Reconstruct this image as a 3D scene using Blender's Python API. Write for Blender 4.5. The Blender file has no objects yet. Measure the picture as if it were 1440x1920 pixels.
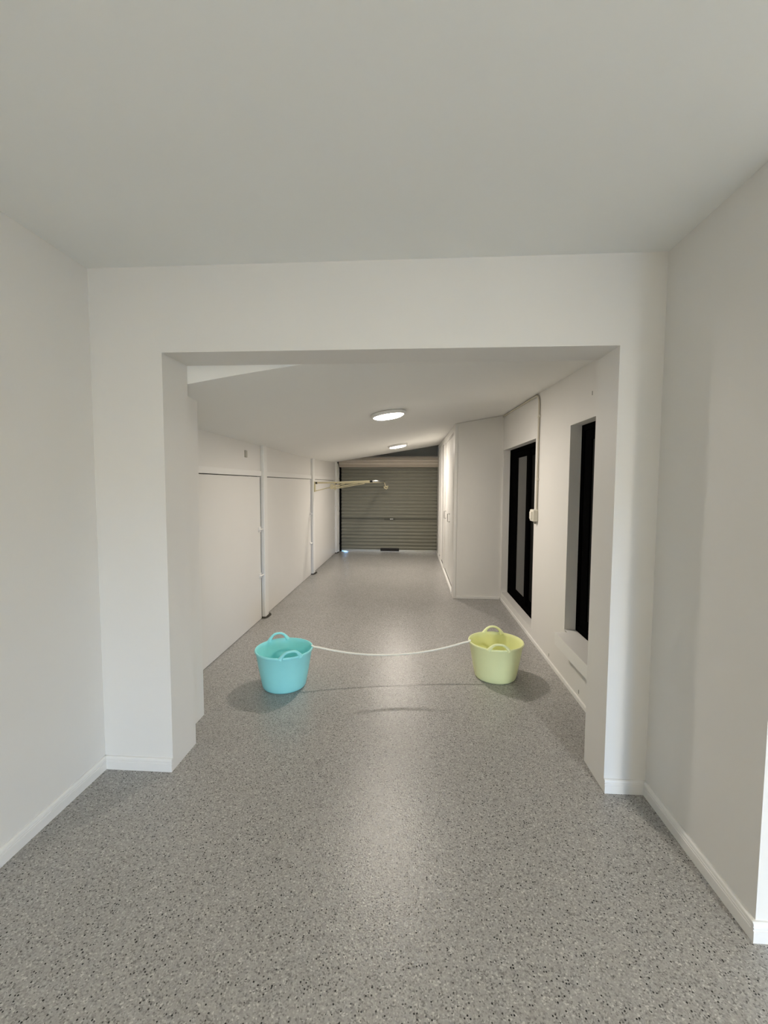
import bpy, bmesh, math, random
from mathutils import Vector, Matrix

random.seed(7)
SC = bpy.context.scene
COL = SC.collection
PI = math.pi

# ------------------------------------------------------------------ camera
F_PX, PITCH, YAW, ROLL, CAM_H = 815.28, 0.0636, 0.065, 0.0042, 1.5
cp, sp, cy_, sy_ = math.cos(PITCH), math.sin(PITCH), math.cos(YAW), math.sin(YAW)
fw = Vector((-sy_ * cp, cy_ * cp, -sp))
rt = Vector((cy_, sy_, 0.0))
up = rt.cross(fw)
rt2 = rt * math.cos(ROLL) + up * math.sin(ROLL)
up2 = up * math.cos(ROLL) - rt * math.sin(ROLL)
cam_d = bpy.data.cameras.new('camera')
cam = bpy.data.objects.new('camera', cam_d)
COL.objects.link(cam)
cam.matrix_world = Matrix(((rt2.x, up2.x, -fw.x, 0), (rt2.y, up2.y, -fw.y, 0),
                           (rt2.z, up2.z, -fw.z, CAM_H), (0, 0, 0, 1)))
cam_d.sensor_fit = 'VERTICAL'
cam_d.sensor_height = 36.0
cam_d.lens = F_PX / 1920.0 * 36.0
cam_d.clip_start = 0.02
SC.camera = cam

# ------------------------------------------------------------------ world (overcast daylight), exposure
SKY_COL, SKY_STR = (0.23, 0.53, 1.0, 1), 50.0
LAMP_COL = (1.0, 0.905, 0.80, 1)
LAMP_COL_ROOM = (1.0, 0.92, 0.74, 1)
LAMP_NEAR, LAMP_FAR, LAMP_ROOM = 148.0, 200.0, 1230.0
world = bpy.data.worlds.new('overcast_sky')
SC.world = world
world.use_nodes = True
bg = world.node_tree.nodes['Background']
bg.inputs[0].default_value = SKY_COL
bg.inputs[1].default_value = SKY_STR
SC.view_settings.view_transform = 'Standard'
SC.view_settings.look = 'None'
SC.view_settings.gamma = 1.0
SC.view_settings.use_curve_mapping = False
SC.view_settings.exposure = 0.0

# ------------------------------------------------------------------ materials
def srgb(r, g, b):
    f = lambda c: ((c / 255 + 0.055) / 1.055) ** 2.4 if c / 255 > 0.04045 else c / 255 / 12.92
    return (f(r), f(g), f(b), 1)

def new_mat(name):
    m = bpy.data.materials.new(name)
    m.use_nodes = True
    return m, m.node_tree.nodes, m.node_tree.links, m.node_tree.nodes['Principled BSDF']

def mat(name, col, rough=0.5, metal=0.0, var=0.03, scale=8.0, bump=0.0, bscale=200.0, spec=0.5):
    """plain painted / plastic / metal surface with slight procedural tone variation and fine relief"""
    m, N, L, p = new_mat(name)
    tc = N.new('ShaderNodeTexCoord')
    nz = N.new('ShaderNodeTexNoise')
    nz.inputs['Scale'].default_value = scale
    nz.inputs['Detail'].default_value = 3
    L.new(tc.outputs['Object'], nz.inputs['Vector'])
    mx = N.new('ShaderNodeMix')
    mx.data_type = 'RGBA'
    mx.inputs[6].default_value = tuple(c * (1 - var) for c in col[:3]) + (1,)
    mx.inputs[7].default_value = tuple(min(1, c * (1 + var)) for c in col[:3]) + (1,)
    L.new(nz.outputs['Fac'], mx.inputs[0])
    L.new(mx.outputs[2], p.inputs['Base Color'])
    p.inputs['Roughness'].default_value = rough
    p.inputs['Metallic'].default_value = metal
    p.inputs['Specular IOR Level'].default_value = spec
    if bump:
        n2 = N.new('ShaderNodeTexNoise')
        n2.inputs['Scale'].default_value = bscale
        L.new(tc.outputs['Object'], n2.inputs['Vector'])
        b = N.new('ShaderNodeBump')
        b.inputs['Strength'].default_value = bump
        b.inputs['Distance'].default_value = 0.002
        L.new(n2.outputs['Fac'], b.inputs['Height'])
        L.new(b.outputs['Normal'], p.inputs['Normal'])
    return m

M = {}
M['wall'] = mat('wall_paint', (0.80, 0.785, 0.75, 1), 0.55, var=0.012, scale=2, bump=0.05, bscale=300)
M['ceiling'] = mat('ceiling_paint', (0.895, 0.905, 0.88, 1), 0.8, var=0.01, scale=2, spec=0.2)
M['ceiling_new'] = mat('ceiling_paint_fresh', (0.92, 0.915, 0.88, 1), 0.8, var=0.01, scale=2, spec=0.2)
M['gloss'] = mat('gloss_white_paint', (0.80, 0.79, 0.76, 1), 0.28, var=0.01, scale=3)
M['trim'] = mat('trim_paint', (0.83, 0.82, 0.79, 1), 0.4, var=0.01)
M['panel'] = mat('panel_paint', (0.78, 0.765, 0.73, 1), 0.45, var=0.015, scale=3)
M['dark_gap'] = mat('timber_and_gap_dark', (0.05, 0.045, 0.04, 1), 0.9)  # dark backing; also painted shade in the gaps beside the door leaves
M['gable'] = mat('unpainted_sheet', srgb(150, 146, 136), 0.8, var=0.08, scale=4)
M['black_metal'] = mat('black_aluminium', (0.003, 0.003, 0.003, 1), 0.6, var=0.1, spec=0.0)
M['black'] = mat('black_rubber', (0.008, 0.008, 0.008, 1), 0.7, var=0.1)
M['foot'] = mat('rusty_foot', (0.05, 0.045, 0.035, 1), 0.8, var=0.4, scale=60)
M['slat'] = mat('roller_steel', srgb(128, 127, 114), 0.5, var=0.05, scale=6)
M['slat_dark'] = mat('roller_seam', srgb(72, 72, 62), 0.6)
M['drum'] = mat('roller_back_face', srgb(196, 186, 172), 0.5, var=0.05)
M['alu'] = mat('aluminium', (0.62, 0.62, 0.60, 1), 0.3, metal=1.0)
M['cream'] = mat('cream_enamel', srgb(214, 204, 168), 0.4, var=0.06, scale=30)
M['teal'] = mat('teal_plastic', (0.35, 0.87, 0.89, 1), 0.42, var=0.03, scale=14)
M['yellow'] = mat('yellow_plastic', (0.88, 0.91, 0.49, 1), 0.42, var=0.03, scale=14)
M['rope'] = mat('rope', srgb(244, 238, 224), 0.8, var=0.15, scale=300)
M['switch'] = mat('switch_plastic', srgb(226, 222, 208), 0.35)
M['conduit'] = mat('conduit_pvc', srgb(206, 200, 184), 0.45)
M['grey'] = mat('grey_plastic', srgb(150, 148, 138), 0.5)
M['vent'] = mat('pale_grey_plastic', srgb(176, 173, 162), 0.5)
M['handle'] = mat('brushed_steel', (0.35, 0.34, 0.32, 1), 0.35, metal=0.8)
M['ground'] = mat('outside_asphalt', srgb(78, 78, 78), 0.9, var=0.1, scale=3)

def glass_mat():
    m, N, L, p = new_mat('dark_tinted_glass')
    tc = N.new('ShaderNodeTexCoord')
    nz = N.new('ShaderNodeTexNoise')
    nz.inputs['Scale'].default_value = 3
    L.new(tc.outputs['Object'], nz.inputs['Vector'])
    mr = N.new('ShaderNodeMapRange')
    mr.inputs[3].default_value = 0.02
    mr.inputs[4].default_value = 0.06
    L.new(nz.outputs['Fac'], mr.inputs[0])
    L.new(mr.outputs[0], p.inputs['Roughness'])
    p.inputs['Base Color'].default_value = (0.008, 0.008, 0.008, 1)
    p.inputs['IOR'].default_value = 1.5
    return m
M['glass'] = glass_mat()
M['screen'] = mat('insect_screen', (0.006, 0.006, 0.005, 1), 0.7, var=0.2, scale=40, spec=0.2)

def lamp_mat(name, strength, col=LAMP_COL):
    m, N, L, p = new_mat(name)
    p.inputs['Base Color'].default_value = (0.9, 0.9, 0.88, 1)
    p.inputs['Roughness'].default_value = 0.4
    p.inputs['Emission Color'].default_value = col
    p.inputs['Emission Strength'].default_value = strength
    return m

def floor_mat():
    """flake epoxy: grey base with light, mid and dark chips under a satin, slightly pebbled clear coat"""
    m, N, L, p = new_mat('flake_epoxy')
    tc = N.new('ShaderNodeTexCoord')
    def vor(scale, rnd=1.0):
        v = N.new('ShaderNodeTexVoronoi')
        v.inputs['Scale'].default_value = scale
        v.inputs['Randomness'].default_value = rnd
        L.new(tc.outputs['Object'], v.inputs['Vector'])
        return v
    def ramp(src, stops, interp='CONSTANT'):
        r = N.new('ShaderNodeValToRGB')
        r.color_ramp.interpolation = interp
        e = r.color_ramp.elements
        while len(e) < len(stops):
            e.new(0.5)
        for k, (pos, c) in enumerate(stops):
            e[k].position = pos
            e[k].color = c
        L.new(src, r.inputs[0])
        return r
    v1 = vor(210)
    s1 = N.new('ShaderNodeSeparateColor')
    L.new(v1.outputs['Color'], s1.inputs[0])
    g = lambda x: (x * 1.03, x, x * 0.955, 1)
    base = ramp(s1.outputs[0], [(0.0, g(0.25)), (0.10, g(0.35)), (0.32, g(0.42)), (0.64, g(0.455)), (0.86, g(0.52)), (0.96, g(0.64))])
    # sparse dark chips of several sizes
    v2 = vor(120)
    s2 = N.new('ShaderNodeSeparateColor')
    L.new(v2.outputs['Color'], s2.inputs[0])
    near = N.new('ShaderNodeMath'); near.operation = 'LESS_THAN'
    near.inputs[1].default_value = 0.34
    L.new(v2.outputs['Distance'], near.inputs[0])
    pick = N.new('ShaderNodeMath'); pick.operation = 'LESS_THAN'
    pick.inputs[1].default_value = 0.15
    L.new(s2.outputs[0], pick.inputs[0])
    both = N.new('ShaderNodeMath'); both.operation = 'MULTIPLY'
    L.new(near.outputs[0], both.inputs[0]); L.new(pick.outputs[0], both.inputs[1])
    dk = ramp(s2.outputs[1], [(0.0, g(0.035)), (0.45, g(0.07)), (0.8, g(0.12))])
    mx = N.new('ShaderNodeMix'); mx.data_type = 'RGBA'
    L.new(both.outputs[0], mx.inputs[0])
    L.new(base.outputs[0], mx.inputs[6]); L.new(dk.outputs[0], mx.inputs[7])
    # slow tonal variation of the broadcast
    nz = N.new('ShaderNodeTexNoise'); nz.inputs['Scale'].default_value = 1.6; nz.inputs['Detail'].default_value = 4
    L.new(tc.outputs['Object'], nz.inputs['Vector'])
    mr = N.new('ShaderNodeMapRange')
    mr.inputs[3].default_value = 0.76; mr.inputs[4].default_value = 0.88
    L.new(nz.outputs['Fac'], mr.inputs[0])
    mul = N.new('ShaderNodeMix'); mul.data_type = 'RGBA'; mul.blend_type = 'MULTIPLY'
    mul.inputs[0].default_value = 1.0
    L.new(mx.outputs[2], mul.inputs[6]); L.new(mr.outputs[0], mul.inputs[7])
    L.new(mul.outputs[2], p.inputs['Base Color'])
    p.inputs['Roughness'].default_value = 0.25
    p.inputs['Specular IOR Level'].default_value = 0.32
    nb = N.new('ShaderNodeTexNoise'); nb.inputs['Scale'].default_value = 160; nb.inputs['Detail'].default_value = 2
    L.new(tc.outputs['Object'], nb.inputs['Vector'])
    b = N.new('ShaderNodeBump')
    b.inputs['Strength'].default_value = 0.55
    b.inputs['Distance'].default_value = 0.002
    L.new(nb.outputs['Fac'], b.inputs['Height'])
    L.new(b.outputs['Normal'], p.inputs['Normal'])
    return m
M['floor'] = floor_mat()

# ------------------------------------------------------------------ mesh helpers
class MB:
    """collects shapes and links them as ONE mesh object"""
    def __init__(self):
        self.bm = bmesh.new()
    def box(self, x0, x1, y0, y1, z0, z1):
        v = [self.bm.verts.new(p) for p in ((x0, y0, z0), (x1, y0, z0), (x1, y1, z0), (x0, y1, z0),
                                            (x0, y0, z1), (x1, y0, z1), (x1, y1, z1), (x0, y1, z1))]
        for f in ((3, 2, 1, 0), (4, 5, 6, 7), (0, 1, 5, 4), (1, 2, 6, 5), (2, 3, 7, 6), (3, 0, 4, 7)):
            self.bm.faces.new([v[k] for k in f])
        return self
    def prism(self, pts, axis, a0, a1):
        """extrude a 2-D outline along x, y or z"""
        def P(u, w, a):
            return {'x': (a, u, w), 'y': (u, a, w), 'z': (u, w, a)}[axis]
        A = [self.bm.verts.new(P(u, w, a0)) for u, w in pts]
        B = [self.bm.verts.new(P(u, w, a1)) for u, w in pts]
        n = len(pts)
        self.bm.faces.new(A); self.bm.faces.new(B[::-1])
        for k in range(n):
            self.bm.faces.new([A[k], A[(k + 1) % n], B[(k + 1) % n], B[k]])
        return self
    def tube(self, pts, r, seg=10, flat=1.0, caps=True):
        """round (or flattened) bar through points; r is a number or a list"""
        pts = [Vector(p) for p in pts]
        n = len(pts)
        rr = r if isinstance(r, (list, tuple)) else [r] * n
        rings, prev = [], None
        for k in range(n):
            t = (pts[min(k + 1, n - 1)] - pts[max(k - 1, 0)]).normalized()
            if prev is None:
                a = Vector((0, 0, 1)) if abs(t.z) < 0.9 else Vector((1, 0, 0))
                u = t.cross(a).normalized()
            else:
                u = (prev - t * prev.dot(t)).normalized()
            prev = u
            w = t.cross(u)
            rings.append([self.bm.verts.new(pts[k] + (u * math.cos(q) * flat + w * math.sin(q)) * rr[k])
                          for q in (2 * PI * j / seg for j in range(seg))])
        for k in range(n - 1):
            for j in range(seg):
                self.bm.faces.new([rings[k][j], rings[k][(j + 1) % seg], rings[k + 1][(j + 1) % seg], rings[k + 1][j]])
        if caps:
            self.bm.faces.new(rings[0][::-1]); self.bm.faces.new(rings[-1])
        return self
    def lathe(self, prof, seg=48, c=(0, 0, 0), axis='z'):
        rings = []
        for r, h in prof:
            if r < 1e-6:
                p = {'z': (0, 0, h), 'x': (h, 0, 0), 'y': (0, h, 0)}[axis]
                rings.append([self.bm.verts.new(Vector(p) + Vector(c))])
                continue
            ring = []
            for j in range(seg):
                q = 2 * PI * j / seg
                a, b = r * math.cos(q), r * math.sin(q)
                p = {'z': (a, b, h), 'x': (h, a, b), 'y': (a, h, b)}[axis]
                ring.append(self.bm.verts.new(Vector(p) + Vector(c)))
            rings.append(ring)
        for A, B in zip(rings, rings[1:]):
            for j in range(seg):
                k = (j + 1) % seg
                if len(A) == 1 and len(B) == 1: continue
                if len(A) == 1: self.bm.faces.new([A[0], B[k], B[j]])
                elif len(B) == 1: self.bm.faces.new([A[j], A[k], B[0]])
                else: self.bm.faces.new([A[j], A[k], B[k], B[j]])
        return self
    def build(self, name, material, parent=None, smooth=False, bevel=0.0, kind=None):
        bm = self.bm
        bmesh.ops.recalc_face_normals(bm, faces=bm.faces[:])
        me = bpy.data.meshes.new(name)
        bm.to_mesh(me); bm.free()
        me.materials.append(material)
        if smooth:
            me.polygons.foreach_set('use_smooth', [True] * len(me.polygons))
        o = bpy.data.objects.new(name, me)
        COL.objects.link(o)
        if bevel:
            md = o.modifiers.new('bevel', 'BEVEL')
            md.width = bevel; md.segments = 2; md.limit_method = 'ANGLE'; md.angle_limit = 0.7
        if smooth:
            md = o.modifiers.new('edges', 'EDGE_SPLIT'); md.split_angle = 0.9
        if parent is not None:
            o.parent = parent
            o.matrix_parent_inverse = Matrix.Identity(4)
        if kind: o['kind'] = kind
        return o

def empty(name, loc=(0, 0, 0), rz=0.0):
    o = bpy.data.objects.new(name, None)
    COL.objects.link(o)
    o.location = loc
    o.rotation_euler = (0, 0, rz)
    o.empty_display_size = 0.1
    return o

def tag(o, label, cat=None, group=None, kind=None):
    o['label'] = label
    if cat: o['category'] = cat
    if group: o['group'] = group
    if kind: o['kind'] = kind
    return o

def copy_tree(o, parent=None):
    c = o.copy(); COL.objects.link(c); c.parent = parent
    for ch in list(o.children): copy_tree(ch, c)
    return c

def lerp(x, xs, ys):
    if x <= xs[0]: return ys[0]
    for k in range(len(xs) - 1):
        if x <= xs[k + 1]:
            return ys[k] + (ys[k + 1] - ys[k]) * (x - xs[k]) / (xs[k + 1] - xs[k])
    return ys[-1]

# ------------------------------------------------------------------ dimensions (metres)
XL, XR = -1.605, 1.143          # near room: left wall, short right wall
YF, YB = 2.109, 2.350           # front wall: face, back
YE = 1.426                      # where the short right wall ends
OL, OR, OH = -1.237, 0.947, 2.142   # the wide opening
HC = 2.552                      # near-room ceiling
CL, CR = -1.664, 1.1636         # passage walls
YCE = 9.30                      # passage ceiling ends
YD = 9.62                       # roller door curtain
XO, YBACK = 4.2, -4.2           # far right and back of the near room
ZT = 2.85                       # top of shell

def cz(x, y):
    """underside of the sloping passage ceiling"""
    t = (x + 1.664) / 2.828
    zl = lerp(y, [2.35, 3.4, 7, 9.4], [1.965, 1.92, 1.912, 1.97])
    zr = lerp(y, [2.35, 2.9, 3.5, 4.2, 5.7, 9.4], [2.285, 2.303, 2.323, 2.348, 2.387, 2.434])
    b = lerp(y, [2.35, 5.7], [0.06, 0.0])
    return zl + (zr - zl) * t + b * 4 * max(0, t) * (1 - t)

# ------------------------------------------------------------------ setting
tag(MB().box(-2.0, XO + 0.2, YBACK - 0.2, 9.75, -0.12, 0.0).build('floor', M['floor'], kind='structure'),
    'grey flake epoxy floor with dark chips and a satin sheen')
tag(MB().box(-30, 30, -40, 40, -0.40, -0.13).build('ground', M['ground'], kind='structure'),
    'dark asphalt ground outside the building')
tag(MB().box(-2.0, XO + 0.2, YBACK - 0.2, YB, HC, ZT).build('ceiling', M['ceiling'], kind='structure'),
    'flat white ceiling of the near room')

# passage ceiling: a gently warped sloping sheet, solid above
bm = MB(); g = bm.bm
nx, ny = 24, 48
G = [[g.verts.new((-1.70 + (CR + 0.04 + 1.70) * i / nx, YB + 0.001 + (YCE - YB) * j / ny,
                   cz(-1.70 + (CR + 0.04 + 1.70) * i / nx, YB + (YCE - YB) * j / ny))) for j in range(ny + 1)] for i in range(nx + 1)]
for i in range(nx):
    for j in range(ny):
        g.faces.new([G[i][j], G[i][j + 1], G[i + 1][j + 1], G[i + 1][j]])
T = {}
for i, j in ((0, 0), (nx, 0), (nx, ny), (0, ny)):
    c = G[i][j].co
    T[(i, j)] = g.verts.new((c.x, c.y, ZT - 0.1))
g.faces.new([T[(0, 0)], T[(nx, 0)], T[(nx, ny)], T[(0, ny)]])
g.faces.new([G[i][0] for i in range(nx + 1)] + [T[(nx, 0)], T[(0, 0)]])
g.faces.new([G[i][ny] for i in range(nx + 1)] + [T[(nx, ny)], T[(0, ny)]])
g.faces.new([G[0][j] for j in range(ny + 1)] + [T[(0, ny)], T[(0, 0)]])
g.faces.new([G[nx][j] for j in range(ny + 1)] + [T[(nx, ny)], T[(nx, 0)]])
tag(bm.build('ceiling_passage', M['ceiling_new'], smooth=True, kind='structure'),
    'white passage ceiling sloping down towards the left wall')
tag(MB().box(-2.0, 1.6, YB, 9.95, ZT, ZT + 0.1).build('roof', M['gable'], kind='structure'), 'roof sheet over the passage')

tag(MB().box(-2.0, XL, YBACK, YF, 0, HC).build('wall_left', M['wall'], kind='structure'),
    'plain white left wall of the near room')
b = MB()
b.box(-2.0, OL, YF, YB, 0, ZT); b.box(OR, 1.55, YF, YB, 0, ZT); b.box(OL, OR, YF, YB, OH, ZT)
tag(b.build('wall_front', M['wall'], kind='structure'), 'white wall with the wide square opening and beam over it')
tag(MB().box(XR, XO, YE, YF, 0, HC).build('wall_right', M['wall'], kind='structure'),
    'short white wall at the right of the opening')
tag(MB().box(XO, XO + 0.2, YBACK, YE, 0, HC).build('wall_side', M['wall'], kind='structure'), 'white side wall of the near room')
# back wall with a low doorway open to daylight down at the right
GX0, GX1, GZ = 1.65, 2.50, 1.30
b = MB()
b.box(-2.0, GX0, YBACK - 0.2, YBACK, 0, HC); b.box(GX1, XO + 0.2, YBACK - 0.2, YBACK, 0, HC)
b.box(GX0, GX1, YBACK - 0.2, YBACK, GZ, HC)
tag(b.build('wall_back', M['wall'], kind='structure'), 'white back wall with a low opening to daylight')
pl = bpy.data.lights.new('daylight_portal', 'AREA')
pl.shape = 'RECTANGLE'; pl.size = GX1 - GX0; pl.size_y = GZ
pl.cycles.is_portal = True
po = bpy.data.objects.new('daylight_portal', pl)
COL.objects.link(po)
po.location = ((GX0 + GX1) / 2, YBACK - 0.1, GZ / 2)
po.rotation_euler = (PI / 2, 0, 0)

# nib behind the left jamb
tag(MB().box(-1.90, -1.340, YB, 2.657, 0, 2.4).build('trim_1', M['wall'], kind='structure'), 'narrow white wall nib behind the left jamb')

# skirting boards (grooved profile)
SK = [(0, 0), (0.014, 0), (0.014, 0.040), (0.011, 0.042), (0.011, 0.045), (0.014, 0.047), (0.014, 0.051),
      (0.011, 0.053), (0.011, 0.056), (0.013, 0.058), (0.011, 0.064), (0.006, 0.068), (0, 0.068)]
def skirting(name, axis, base, sgn, a0, a1, label):
    pts = [(base + sgn * d, z) for d, z in SK]
    o = MB().prism(pts, axis, a0, a1).build(name, M['trim'], kind='structure')
    tag(o, label)
skirting('baseboard_left', 'y', XL, 1, YBACK, YF, 'white grooved skirting along the left wall')
skirting('baseboard_right', 'y', XR, -1, YE, YF - 0.014, 'white grooved skirting along the short right wall')
skirting('baseboard_front_left', 'x', YF, -1, XL, OL, 'white skirting at the foot of the left nib')
skirting('baseboard_front_right', 'x', YF, -1, OR, XR, 'white skirting at the foot of the right nib')
skirting('baseboard_return', 'x', YE, -1, XR - 0.014, XO, 'bright white skirting on the wall end facing the camera')

# passage right wall with two window openings
W1 = (4.238, 5.690, 0.105, 1.940)      # y0, y1, z0, z1
W2 = (2.450, 3.333, 0.400, 1.940)
XW = 1.50
b = MB()
b.box(CR, XW, YB, W2[0], 0, 2.75)
b.box(CR, XW, W2[1], W1[0], 0, 2.75)
b.box(CR, XW, W1[1], 9.9, 0, 2.75)
for w in (W1, W2):
    b.box(CR, XW, w[0], w[1], 0, w[2]); b.box(CR, XW, w[0], w[1], w[3], 2.75)
wr = b.build('wall_passage_right', M['wall'], kind='structure')
tag(wr, 'white passage wall holding the two black windows')
for y, z in ((3.68, 0.064), (3.016, 0.068), (2.954, 2.098)):
    MB().box(CR - 0.002, CR + 0.01, y - 0.004, y + 0.004, z - 0.013, z + 0.013).build('weep_slot', M['grey'], wr)
tag(MB().prism([(CR, 0), (CR - 0.010, 0), (CR - 0.010, 0.026), (CR - 0.006, 0.032), (CR, 0.032)], 'y', YB, W1[1]).build(
    'baseboard_passage', M['trim'], kind='structure'), 'thin white bead at the foot of the window wall')

# windows
def window(name, w, split, stile, label, glazed):
    y0, y1, z0, z1 = w
    xf = 1.245
    root = empty(name, (0, 0, 0)); tag(root, label, kind='structure')
    f = MB(); t = 0.045
    for a in ((y0, y0 + t, z0, z1), (y1 - t, y1, z0, z1), (y0 + t, y1 - t, z0, z0 + t), (y0 + t, y1 - t, z1 - t, z1)):
        f.box(xf, xf + 0.09, *a)
    f.build('outer_frame', M['black_metal'], root, bevel=0.003)
    # far sliding sash with a wide stile and a glass pane, near sash with a black mesh screen
    ym = split
    for k, (a, c, dx) in enumerate(((y0 + t, ym + 0.05, 0.045), (ym - 0.05, y1 - t, 0.012))):
        s = MB(); q = 0.07; qf = stile if k else q
        for e in ((a, a + q, z0 + t, z1 - t), (c - qf, c, z0 + t, z1 - t), (a + q, c - qf, z0 + t, z0 + t + q), (a + q, c - qf, z1 - t - q, z1 - t)):
            s.box(xf + dx, xf + dx + 0.03, *e)
        sash = s.build('sash', M['black_metal'], root, bevel=0.003)
        MB().box(xf + dx + 0.012, xf + dx + 0.018, a + q, c - qf, z0 + t + q, z1 - t - q).build(
            'glass_pane' if k and glazed else 'mesh_screen', M['glass'] if k and glazed else M['screen'], sash)
    return root
window('window_1', W1, 4.90, 0.27, 'tall black aluminium sliding window beside the white cupboard', True)
w2 = window('window_2', W2, 2.80, 0.11, 'tall black window with a projecting sill nearest the opening', False)
sl = MB().box(1.072, CR, W2[0] - 0.05, W2[1] - 0.065, 0.312, 0.402)
sl.box(CR, 1.246, W2[0] + 0.001, W2[1] - 0.001, 0.395, 0.402)
sl.build('sill', M['trim'], w2)
# sealed dark void behind the panes
tag(MB().box(XW, XW + 0.05, YB, 9.9, 0, 2.75).build('wall_outer', M['dark_gap'], kind='structure'), 'dark outer lining behind the windows')

# passage left wall: posts, flush doors, rails and upper panels
wl = MB().box(-1.95, -1.705, YB, 9.9, 0, 2.75).build('wall_passage_left', M['dark_gap'], kind='structure')
tag(wl, 'white panelled passage wall divided by posts')
POSTS = ((4.695, 4.800), (7.062, 7.200), (9.300, 9.420))
for a, c in POSTS:
    po_ = MB().box(-1.705, -1.628, a, c, 0.012, 2.2).build('post', M['trim'], wl, bevel=0.004)
    ft = MB()
    ft.prism([(-1.69, a - 0.04), (-1.625, a - 0.03), (-1.606, a + 0.02), (-1.603, c + 0.01), (-1.625, c + 0.05), (-1.69, c + 0.05)], 'z', 0.0, 0.012)
    ft.build('post_foot', M['foot'], po_)
BAYS = ((2.657, 4.695, (1.000, 0.490)), (4.800, 7.062, (1.009, 0.528)), (7.200, 9.300, (1.02, 0.55)))
for n, (a, c, lz) in enumerate(BAYS):
    MB().box(-1.705, CL, a, c - 0.008, 1.640, 2.2).build('upper_panel', M['panel'], wl)
    MB().box(-1.705, CL + 0.009, a, c - 0.004, 1.582, 1.640).build('rail', M['trim'], wl, bevel=0.003)
    d = empty('door_%d' % (n + 1), (0, 0, 0))
    tag(d, ('flush white door leaf nearest the opening', 'flush white door leaf in the middle bay', 'flush white door leaf next to the roller door')[n], kind='structure')
    MB().box(-1.700, CL, a + 0.002, c - 0.030, 0.004, 1.575).build('door_leaf', M['panel'], d, bevel=0.002)
    MB().box(-1.700, CL - 0.006, c - 0.029, c - 0.001, 0.013, 1.575).build('gap_shade_strip', M['dark_gap'], d)  # dark strip filling the gap stands in for shade between leaf and post
    for z in lz:
        la = MB().box(CL, CL + 0.006, c - 0.095, c - 0.032, z - 0.030, z + 0.030).build('latch', M['trim'], d, bevel=0.002)
        MB().tube([(CL + 0.014, c - 0.105, z), (CL + 0.014, c + 0.002, z)], 0.010, 8).build('bolt', M['trim'], la, smooth=True)
o = MB().box(CL, CL + 0.012, 4.235, 4.285, 1.762, 1.832).build('wall_vent', M['vent'], bevel=0.003)
tag(o, 'small grey plate high on the first upper wall panel', 'plate')

# end wall and roller door
b = MB()
b.box(-2.0, -1.56, 9.68, 9.9, 0, ZT); b.box(0.53, XW, 9.68, 9.9, 0, ZT); b.box(-1.56, 0.53, 9.68, 9.9, 1.86, ZT)
tag(b.build('wall_end', M['gable'], kind='structure'), 'dull grey end wall above and beside the roller door')
tag(MB().box(-1.705, -1.618, 9.42, 9.68, 0, 2.0).build('trim_2', M['trim'], kind='structure'), 'white timber jamb at the left of the roller door')
rd = empty('door_4', (-0.52, YD, 0))
tag(rd, 'closed grey ribbed roller door at the far end', kind='structure')
RX0, RX1 = -1.600, 0.560
def lx(x): return x + 0.52
PITCH_S = 0.0775
# one rib of the curtain: a flat land with a rounded raised roll, 12 points
prof = [(0.0, 0.0), (0.0, 0.012), (-0.006, 0.016), (-0.016, 0.022), (-0.020, 0.030), (-0.020, 0.052), (-0.016, 0.060), (-0.006, 0.066), (0.0, 0.070), (0.0, 0.0775),
        (0.010, 0.0775), (0.010, 0.0)]
slat0 = MB().prism(prof, 'x', lx(RX0), lx(RX1)).build('slat', M['slat'], rd)
NS = 24
for k in range(NS):
    s = slat0 if k == 0 else slat0.copy()
    if k:
        COL.objects.link(s); s.parent = rd
    s.location = (0, 0, 0.045 + k * PITCH_S)
MB().box(lx(RX0), lx(RX1), 0.0105, 0.014, 0.045, 1.95).build('curtain_backing', M['slat_dark'], rd)
# bottom rail: tilted slightly so that daylight shows under its left end
br = MB()
br.prism([(lx(RX0), 0.016), (lx(RX0 + 0.19), 0.0), (lx(RX1), 0.0), (lx(RX1), 0.047), (lx(RX0), 0.047)], 'y', -0.025, 0.012)
br.build('bottom_rail', M['alu'], rd)
h = MB().box(lx(-0.700), lx(-0.285), -0.05, -0.026, 0.018, 0.085)
h.build('pull_handle', M['black'], rd, bevel=0.006)
lb = MB().box(lx(RX0), lx(RX1), -0.030, -0.018, 0.722, 0.744).build('lock_bar', M['slat_dark'], rd)
lk = MB().box(lx(-0.62), lx(-0.37), -0.040, -0.030, 0.712, 0.752).build('lock_plate', M['slat_dark'], rd, bevel=0.004)
MB().tube([(lx(-0.49), -0.060, 0.732), (lx(-0.42), -0.060, 0.735)], 0.012, 8).build('lock_handle', M['alu'], lk, smooth=True)
# drum of rolled curtain with ribs
R0 = 0.118
pts = []
for k in range(10):
    for q, dr in ((0.0, -0.018), (0.16, -0.018), (0.22, 0.0), (0.45, 0.004), (0.75, 0.004), (0.95, 0.0)):
        a = 2 * PI * (k + q + 0.1) / 10
        pts.append((-0.115 + (R0 + dr) * math.cos(a), 1.992 + (R0 + dr) * math.sin(a)))
MB().prism(pts, 'x', lx(-1.60), lx(0.545)).build('drum', M['drum'], rd)
MB().prism([(-0.30, 2.0), (-0.02, 1.84), (0.02, 1.84), (0.02, 2.2), (-0.30, 2.2)], 'x', lx(-1.655), lx(-1.612)).build('drum_bracket', M['black'], rd)
gd = MB().box(lx(-1.612), lx(-1.578), -0.04, 0.03, 0.0, 1.88).build('guide_track', M['black_metal'], rd)
for z in (0.17, 0.90, 1.62):
    MB().tube([(lx(-1.640), -0.03, z), (lx(-1.600), -0.03, z)], 0.018, 8).build('bolt', M['black'], gd, smooth=True)
MB().box(lx(0.545), lx(0.58), -0.04, 0.03, 0.0, 1.88).build('guide_track', M['black_metal'], rd)

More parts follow.
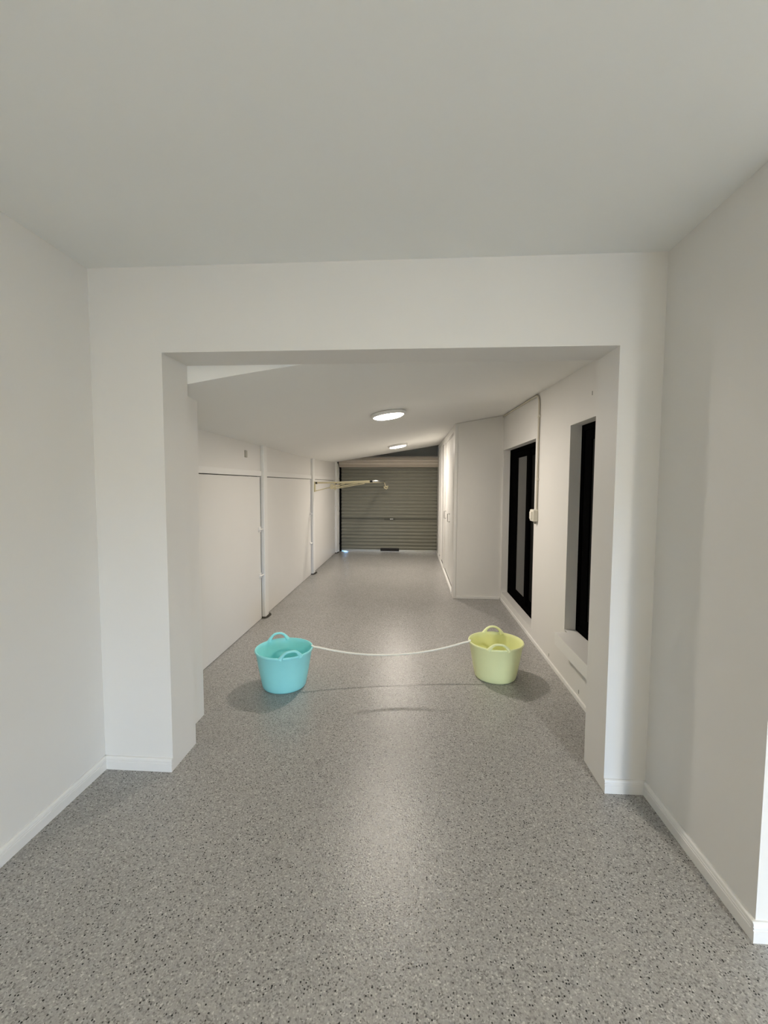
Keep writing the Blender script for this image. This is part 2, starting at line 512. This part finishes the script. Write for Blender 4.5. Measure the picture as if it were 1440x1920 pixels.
# ------------------------------------------------------------------ built-in cupboard
KX, KY0, KY1 = 0.547, 5.712, 9.55
cb = empty('built_in_cupboard', (KX, KY0, 0))
tag(cb, 'white floor-to-ceiling built-in cupboard along the passage right side', 'cupboard')
def kx(x): return x - KX
def ky(y): return y - KY0
def prism_to_ceiling(name, x0, x1, y0, y1, z0, m, parent, drop=0.0, **kw):
    """box whose top follows the sloping ceiling"""
    bb = MB(); q = bb.bm
    lo = [q.verts.new((kx(x), ky(y), z0)) for x, y in ((x0, y0), (x1, y0), (x1, y1), (x0, y1))]
    hi = [q.verts.new((kx(x), ky(y), cz(x, y) - drop)) for x, y in ((x0, y0), (x1, y0), (x1, y1), (x0, y1))]
    q.faces.new(lo[::-1]); q.faces.new(hi)
    for k in range(4):
        q.faces.new([lo[k], lo[(k + 1) % 4], hi[(k + 1) % 4], hi[k]])
    return bb.build(name, m, parent, **kw)
prism_to_ceiling('end_panel', KX + 0.012, CR - 0.001, KY0, KY0 + 0.03, 0.0, M['wall'], cb, 0.002)
prism_to_ceiling('carcass', KX + 0.056, CR - 0.001, KY0 + 0.031, KY1, 0.0, M['panel'], cb, 0.01)
prism_to_ceiling('corner_post', KX - 0.004, KX + 0.034, KY0 - 0.008, KY0 + 0.21, 0.0, M['gloss'], cb, 0.002, bevel=0.003)
MB().box(kx(KX + 0.035), kx(CR - 0.012), ky(KY0 - 0.012), ky(KY0 - 0.0005), 0.0, 0.034).build('plinth_strip', M['trim'], cb, bevel=0.003)
MB().box(kx(KX - 0.010), kx(KX + 0.021), ky(KY0 + 0.211), ky(KY1), 0.0, 0.0365).build('plinth_strip', M['trim'], cb, bevel=0.003)
RC = 0.030                       # doors sit back behind the face frame
DOORS = ((5.930, 6.892, 6.72, 0.990), (6.908, 7.594, 7.44, 0.988), (7.684, 8.446, None, 0), (8.524, 9.046, None, 0))
for a, c, hy, hz in DOORS:
    zt = min(cz(KX, a), cz(KX, c)) - 0.085
    d = MB().box(kx(KX + RC), kx(KX + RC + 0.022), ky(a), ky(c), 0.040, zt).build('door', M['gloss'], cb, bevel=0.003)
    if hy:
        MB().tube([(kx(KX + RC), ky(hy), hz + 0.06), (kx(KX - 0.005), ky(hy), hz + 0.06), (kx(KX - 0.005), ky(hy), hz - 0.06), (kx(KX + RC), ky(hy), hz - 0.06)], 0.006, 8).build('handle', M['handle'], d)
for a, c in ((7.602, 7.680), (8.450, 8.520), (9.050, KY1)):
    prism_to_ceiling('face_stile', KX - 0.002, KX + 0.055, a, c, 0.037, M['gloss'], cb, 0.002, bevel=0.002)
for a, c in ((KY0 + 0.2105, 7.601), (7.681, 8.449), (8.521, 9.049)):
    prism_to_ceiling('head_rail', KX, KX + 0.055, a, c, min(cz(KX, a), cz(KX, c)) - 0.080, M['gloss'], cb, 0.002)

# ------------------------------------------------------------------ ceiling lights
def ceiling_light(loc, tilt, strength, col, led_size, label, group):
    # most of the light leaves the LED cluster in the middle, the rest glows from the whole diffuser
    mlamp = lamp_mat('lit_diffuser', strength * 0.2, col)
    root = empty('ceiling_light', loc)
    root.rotation_euler = tilt
    tag(root, label, 'light', group)
    MB().lathe([(0, 0.0), (0.160, 0.0), (0.166, -0.006), (0.166, -0.020), (0.158, -0.030), (0.144, -0.032), (0.138, -0.026), (0, -0.024)], 56).build('trim_ring', M['trim'], root, smooth=True)
    MB().lathe([(0.137, -0.0265), (0.136, -0.036), (0.120, -0.043), (0.08, -0.047), (0, -0.049)], 56).build('diffuser', mlamp, root, smooth=True)
    ld = bpy.data.lights.new('led_cluster', 'AREA')
    ld.shape = 'DISK'; ld.size = led_size; ld.color = col[:3]
    ld.energy = strength * 0.8 * 0.0589 * PI
    lo = bpy.data.objects.new('led_cluster', ld)
    COL.objects.link(lo)
    lo.parent = root
    lo.location = (0, 0, -0.052)
    return root
for (x, y), s, lab in (((-0.232, 4.085), LAMP_NEAR, 'lit round ceiling light nearer the opening'),
                       ((-0.255, 7.360), LAMP_FAR, 'lit round ceiling light nearer the roller door')):
    z = cz(x, y)
    tx = math.atan((cz(x + 0.1, y) - cz(x - 0.1, y)) / 0.2)
    ty = math.atan((cz(x, y + 0.1) - cz(x, y - 0.1)) / 0.2)
    ceiling_light((x, y, z - 0.001), (ty, -tx, 0), s, LAMP_COL, 0.11, lab, 'round ceiling lights')
ceiling_light((1.88, -3.0, HC), (0, 0, 0), LAMP_ROOM, LAMP_COL_ROOM, 0.2, 'lit round ceiling light behind the camera', 'round ceiling lights')

# ------------------------------------------------------------------ conduit and switch on the window wall
cd = empty('conduit', (1.145, 4.10, 1.27)); tag(cd, 'thin pale conduit running down the wall from the ceiling beside the window', 'conduit')
XC = CR - 0.011
path = [(XC, 5.70, cz(XC, 5.70) - 0.014), (XC, 5.2, cz(XC, 5.2) - 0.014), (XC, 4.7, cz(XC, 4.7) - 0.014), (XC, 4.22, cz(XC, 4.22) - 0.016)]
for k in range(1, 9):
    a = PI / 2 * k / 8
    zt = cz(XC, 4.2) - 0.016
    path.append((XC, 4.22 - 0.10 * math.sin(a), zt - 0.10 * (1 - math.cos(a))))
path += [(XC, 4.12, 1.9), (XC, 4.12, 1.5), (XC, 4.12, 1.272)]
MB().tube([(x - 1.145, y - 4.10, z - 1.27) for x, y, z in path], 0.0095, 10).build('pipe', M['conduit'], cd, smooth=True)
for (y, z) in ((4.12, 2.13), (4.12, 1.55)):
    MB().box(CR - 0.024 - 1.145, CR - 0.0005 - 1.145, y - 0.02 - 4.10, y + 0.02 - 4.10, z - 0.012 - 1.27, z + 0.012 - 1.27).build('saddle_clip', M['switch'], cd, bevel=0.003)
sw = empty('switch_box', (CR, 4.155, 1.215)); tag(sw, 'white surface-mounted switch box at the end of the conduit', 'switch')
MB().box(-0.048, 0, -0.055, 0.055, -0.055, 0.055).build('case', M['switch'], sw, bevel=0.008)
MB().box(-0.058, -0.048, -0.035, 0.035, -0.035, 0.035).build('cover', M['switch'], sw, bevel=0.004)
MB().tube([(-0.02, -0.02, -0.055), (-0.02, -0.02, -0.078)], 0.012, 10).build('gland', M['grey'], sw, smooth=True)

# ------------------------------------------------------------------ folding clothesline on the left wall
cl = empty('folding_clothesline', (-1.628, 7.19, 1.40)); tag(cl, 'cream folding clothesline arms fixed to the left wall by the roller door', 'clothesline')
def q(p): return (p[0] + 1.628, p[1] - 7.19, p[2] - 1.40)
def qbox(x0, x1, y0, y1, z0, z1): return MB().box(x0 + 1.628, x1 + 1.628, y0 - 7.19, y1 - 7.19, z0 - 1.40, z1 - 1.40)
for n, (ya, xw, xe) in enumerate(((7.15, -1.628, -0.70), (9.24, CL, -0.62))):
    qbox(xw, xw + 0.018, ya - 0.03, ya + 0.03, 1.37, 1.54).build('wall_plate', M['cream'], cl, bevel=0.003)
    qbox(xw + 0.018, xw + 0.05, ya - 0.014, ya + 0.014, 1.50, 1.535).build('hinge', M['foot'], cl)
    MB().tube([q((xw + 0.03, ya, 1.520)), q((-1.25, ya, 1.526)), q((xe, ya, 1.548))], 0.0135, 8, flat=0.7).build('arm', M['cream'], cl, smooth=True)
    MB().tube([q((xw + 0.02, ya, 1.385)), q((-1.12, ya, 1.505))] if n == 0 else [q((xw + 0.02, ya, 1.40)), q((-1.02, ya, 1.515))], 0.0085, 8).build('brace', M['cream'], cl, smooth=True)
MB().tube([q((-1.34, 7.15, 1.43)), q((-0.90, 7.15, 1.515))], 0.0085, 8).build('brace', M['cream'], cl, smooth=True)
qbox(-1.36, -1.31, 7.13, 7.17, 1.415, 1.50).build('pivot_bracket', M['cream'], cl, bevel=0.004)
MB().tube([q((-0.70, 7.15, 1.548)), q((-0.655, 7.15, 1.550))], 0.021, 8).build('end_cap', M['black'], cl, smooth=True)
MB().tube([q((-0.655, 7.15, 1.550)), q((-0.60, 7.15, 1.551)), q((-0.60, 9.24, 1.551))], 0.016, 8).build('front_bar', M['alu'], cl, smooth=True)
# hooked bracket hanging at the far end of the front bar
e = MB()
e.tube([q((-0.60, 9.24, 1.551)), q((-0.575, 9.24, 1.47)), q((-0.56, 9.24, 1.455)), q((-0.51, 9.24, 1.462))], 0.009, 8)
e.tube([q((-0.60, 9.24, 1.428)), q((-0.55, 9.24, 1.40)), q((-0.525, 9.24, 1.425)), q((-0.56, 9.24, 1.455)), q((-0.61, 9.24, 1.44))], 0.012, 8)
e.build('end_bracket', M['cream'], cl, smooth=True)

# ------------------------------------------------------------------ tubs
def tub(loc, ang, m, label):
    root = empty('flexible_tub', loc, ang)
    tag(root, label, 'tub', 'flexible plastic tubs')
    outer = [(0, 0.0), (0.140, 0.0), (0.152, 0.004), (0.1585, 0.014), (0.166, 0.05), (0.186, 0.16), (0.203, 0.262),
             (0.210, 0.272), (0.2125, 0.279), (0.210, 0.286), (0.204, 0.287), (0.199, 0.281), (0.196, 0.262),
             (0.180, 0.16), (0.160, 0.05), (0.150, 0.018), (0.138, 0.010), (0, 0.010)]
    MB().lathe(outer, 64).build('body', m, root, smooth=True)
    for s in (1, -1):
        # strap handle arching up from the rim, following the rim's curve
        pts, rad = [], []
        for k in range(21):
            u = -1 + 2 * k / 20
            a = PI / 2 + u * 0.36
            z = 0.276 + 0.052 * max(0.0, 1 - abs(u) ** 2.6)
            r = 0.205 + 0.004 * (1 - abs(u))
            pts.append((s * r * math.cos(a), s * r * math.sin(a), z))
            rad.append(0.0085 + 0.010 * abs(u) ** 4)
        MB().tube(pts, rad, 10).build('handle', m, root, smooth=True)
    return root
T1, T2 = (-0.942, 3.108), (0.660, 3.378)
tub(T1 + (0.0,), math.atan2(0.343, -0.194) - PI / 2, M['teal'], 'teal plastic tub with two loop handles on the floor')
tub(T2 + (0.0,), -0.066, M['yellow'], 'pale yellow plastic tub with two loop handles on the floor')

# rope slung between the rims, each end hooked over the rim
A = Vector((T1[0], T1[1], 0)); B = Vector((T2[0], T2[1], 0))
dv = (B - A).normalized()
ra, rb = A + dv * 0.207 + Vector((0, 0, 0.290)), B - dv * 0.207 + Vector((0, 0, 0.290))
pts = [ra - dv * 0.006 + Vector((0, 0, 0.002)), ra + Vector((0, 0, 0.003)), ra + dv * 0.012 + Vector((0, 0, -0.006))]
for k in range(1, 30):
    t = k / 30
    p = (ra + dv * 0.012).lerp(rb - dv * 0.012, t)
    p.z = 0.288 - 4 * 0.088 * t * (1 - t)
    pts.append(p)
pts += [rb - dv * 0.012 + Vector((0, 0, -0.006)), rb + Vector((0, 0, 0.003)), rb + dv * 0.006 + Vector((0, 0, 0.002))]
tag(MB().tube(pts, 0.007, 10).build('rope', M['rope'], smooth=True), 'thin off-white rope sagging between the teal and yellow tubs', 'rope')
